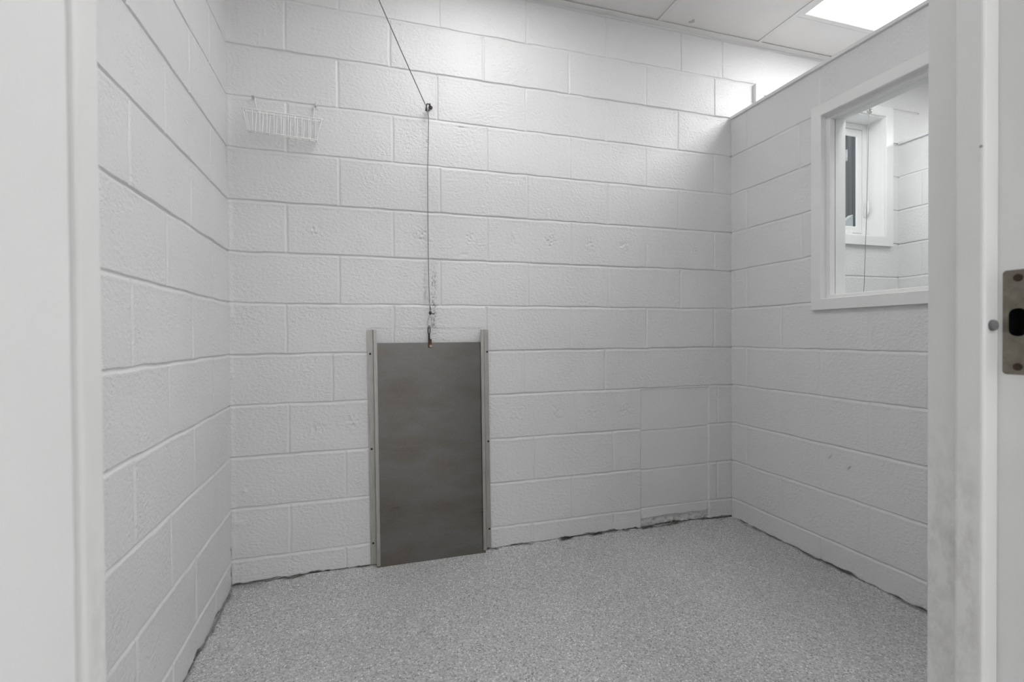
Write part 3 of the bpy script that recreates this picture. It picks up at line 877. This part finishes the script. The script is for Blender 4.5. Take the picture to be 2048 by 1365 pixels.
# corners: front rim, back rim, bottom
FL, FR = Vector((.070, -.084, 1.8635)), Vector((.358, -.084, 1.8535))
BL, BR = Vector((.066, -.012, 1.882)), Vector((.346, -.012, 1.874))
QFL, QFR = Vector((.088, -.078, 1.7825)), Vector((.331, -.078, 1.7735))
QBL, QBR = Vector((.084, -.024, 1.797)), Vector((.328, -.024, 1.787))
bm = BM()
def rounded(ps, r=.010):
    out = []
    n = len(ps)
    for i, p in enumerate(ps):
        a = (ps[i-1]-p).normalized(); b = (ps[(i+1) % n]-p).normalized()
        for t in np.linspace(0, 1, 6):
            out.append((p+a*r)*(1-t)**2+p*2*t*(1-t)+(p+b*r)*t*t)
    return out
tube(bm, rounded([FL, FR, BR, BL]), rw*1.25, 8, closed=True)
obj('rim', bm, M_WIRE, bk, True)
for a, b in ((QFL, QFR), (QBL, QBR)):
    bm = BM(); e = (b-a).normalized()*.004; tube(bm, [a-e, a.lerp(b, .5), b+e], rw, 8); obj('bottom_wire', bm, M_WIRE, bk, True)
N_W = 10
def at_x(a, b, x): return a.lerp(b, (x-a.x)/(b.x-a.x))
for i in range(N_W):
    x = .1050+(.3290-.1050)*i/(N_W-1)
    f = at_x(FL, FR, x+.0015); q1 = at_x(QFL, QFR, x-.001); q2 = at_x(QBL, QBR, x-.001); b = at_x(BL, BR, x+.0015)
    bm = BM()
    pts = [f, f.lerp(q1, .5), q1+(f-q1)*.05, q1.lerp(q2, .05)+Vector((0, 0, -.0015)), q1.lerp(q2, .5)+Vector((0, 0, -.001)), q1.lerp(q2, .95)+Vector((0, 0, -.0015)), q2+(b-q2)*.05, q2.lerp(b, .5), b]
    tube(bm, pts, rw*.86, 8); obj('cross_wire', bm, M_WIRE, bk, True)
for f, q1, q2, b in ((FL.lerp(FR, .012), QFL, QBL, BL.lerp(BR, .012)), (FR.lerp(FL, .012), QFR, QBR, BR.lerp(BL, .012))):
    bm = BM(); tube(bm, [f, f.lerp(q1, .5), q1+(f-q1)*.04, q1.lerp(q2, .06), q1.lerp(q2, .94), q2+(b-q2)*.04, q2.lerp(b, .5), b], rw*.85, 8)
    obj('end_wire', bm, M_WIRE, bk, True)
hooks = [(.098, 1.9385), (.3235, 1.937)]
for (hx, hz), b in zip(hooks, (BL.lerp(BR, .165), BL.lerp(BR, .885))):
    bm = BM(); top = Vector((hx, -.016, hz+.004))
    sgn = 1 if hx < .2 else -1
    tube(bm, [b, b.lerp(top, .5)+Vector((0, .002, 0)), top+Vector((sgn*.004, 0, -.006)), top+Vector((0, 0, 0)), top+Vector((-sgn*.005, .002, -.003)), top+Vector((-sgn*.005, .004, -.009))], rw, 8)
    obj('hanging_arm', bm, M_WIRE, bk, True)
for (hx, hz), l in zip(hooks, ('screw in the wall holding the left arm of the wire basket', 'screw in the wall holding the right arm of the wire basket')):
    bm = BM(); cyl(bm, (hx, .006, hz), (hx, -.020, hz), .0026, 10); cyl(bm, (hx, -.019, hz), (hx, -.0225, hz), .0056, 14, .0012)
    s = obj('wall_screw', bm, M_GALV, None, True, 40); tag(s, l, 'screw', 'screws holding the basket')

# ------------------------------------------------------------------ world: overcast daylight outside
w = bpy.data.worlds.new('World'); SC.world = w; w.use_nodes = True
bg = w.node_tree.nodes['Background']; bg.inputs[0].default_value = (.75, .8, .85, 1); bg.inputs[1].default_value = SKY

# ------------------------------------------------------------------ camera
cam = bpy.data.cameras.new('Camera'); co = bpy.data.objects.new('Camera', cam); C.objects.link(co)
cam.sensor_width = 36; cam.sensor_fit = 'HORIZONTAL'; cam.lens = 36*977.8536/2048
cam.clip_start = .02
yaw, pitch, roll = .2987895, -.0101154, -.0065715
fw = Vector((math.sin(yaw)*math.cos(pitch), math.cos(yaw)*math.cos(pitch), math.sin(pitch)))
r = Vector((math.cos(yaw), -math.sin(yaw), 0)); u = r.cross(fw)
r2 = r*math.cos(roll)+u*math.sin(roll); u2 = -r*math.sin(roll)+u*math.cos(roll)
m = Matrix((r2, u2, -fw)).transposed().to_4x4(); m.translation = (.4942436, -2.1582271, .9923443)
co.matrix_world = m
cam.dof.use_dof = True; cam.dof.focus_distance = 2.2; cam.dof.aperture_fstop = 6.3
SC.camera = co

SC.view_settings.view_transform = 'Standard'; SC.view_settings.look = 'None'
SC.view_settings.gamma = 1; SC.view_settings.use_curve_mapping = False
SC.view_settings.exposure = 0.1
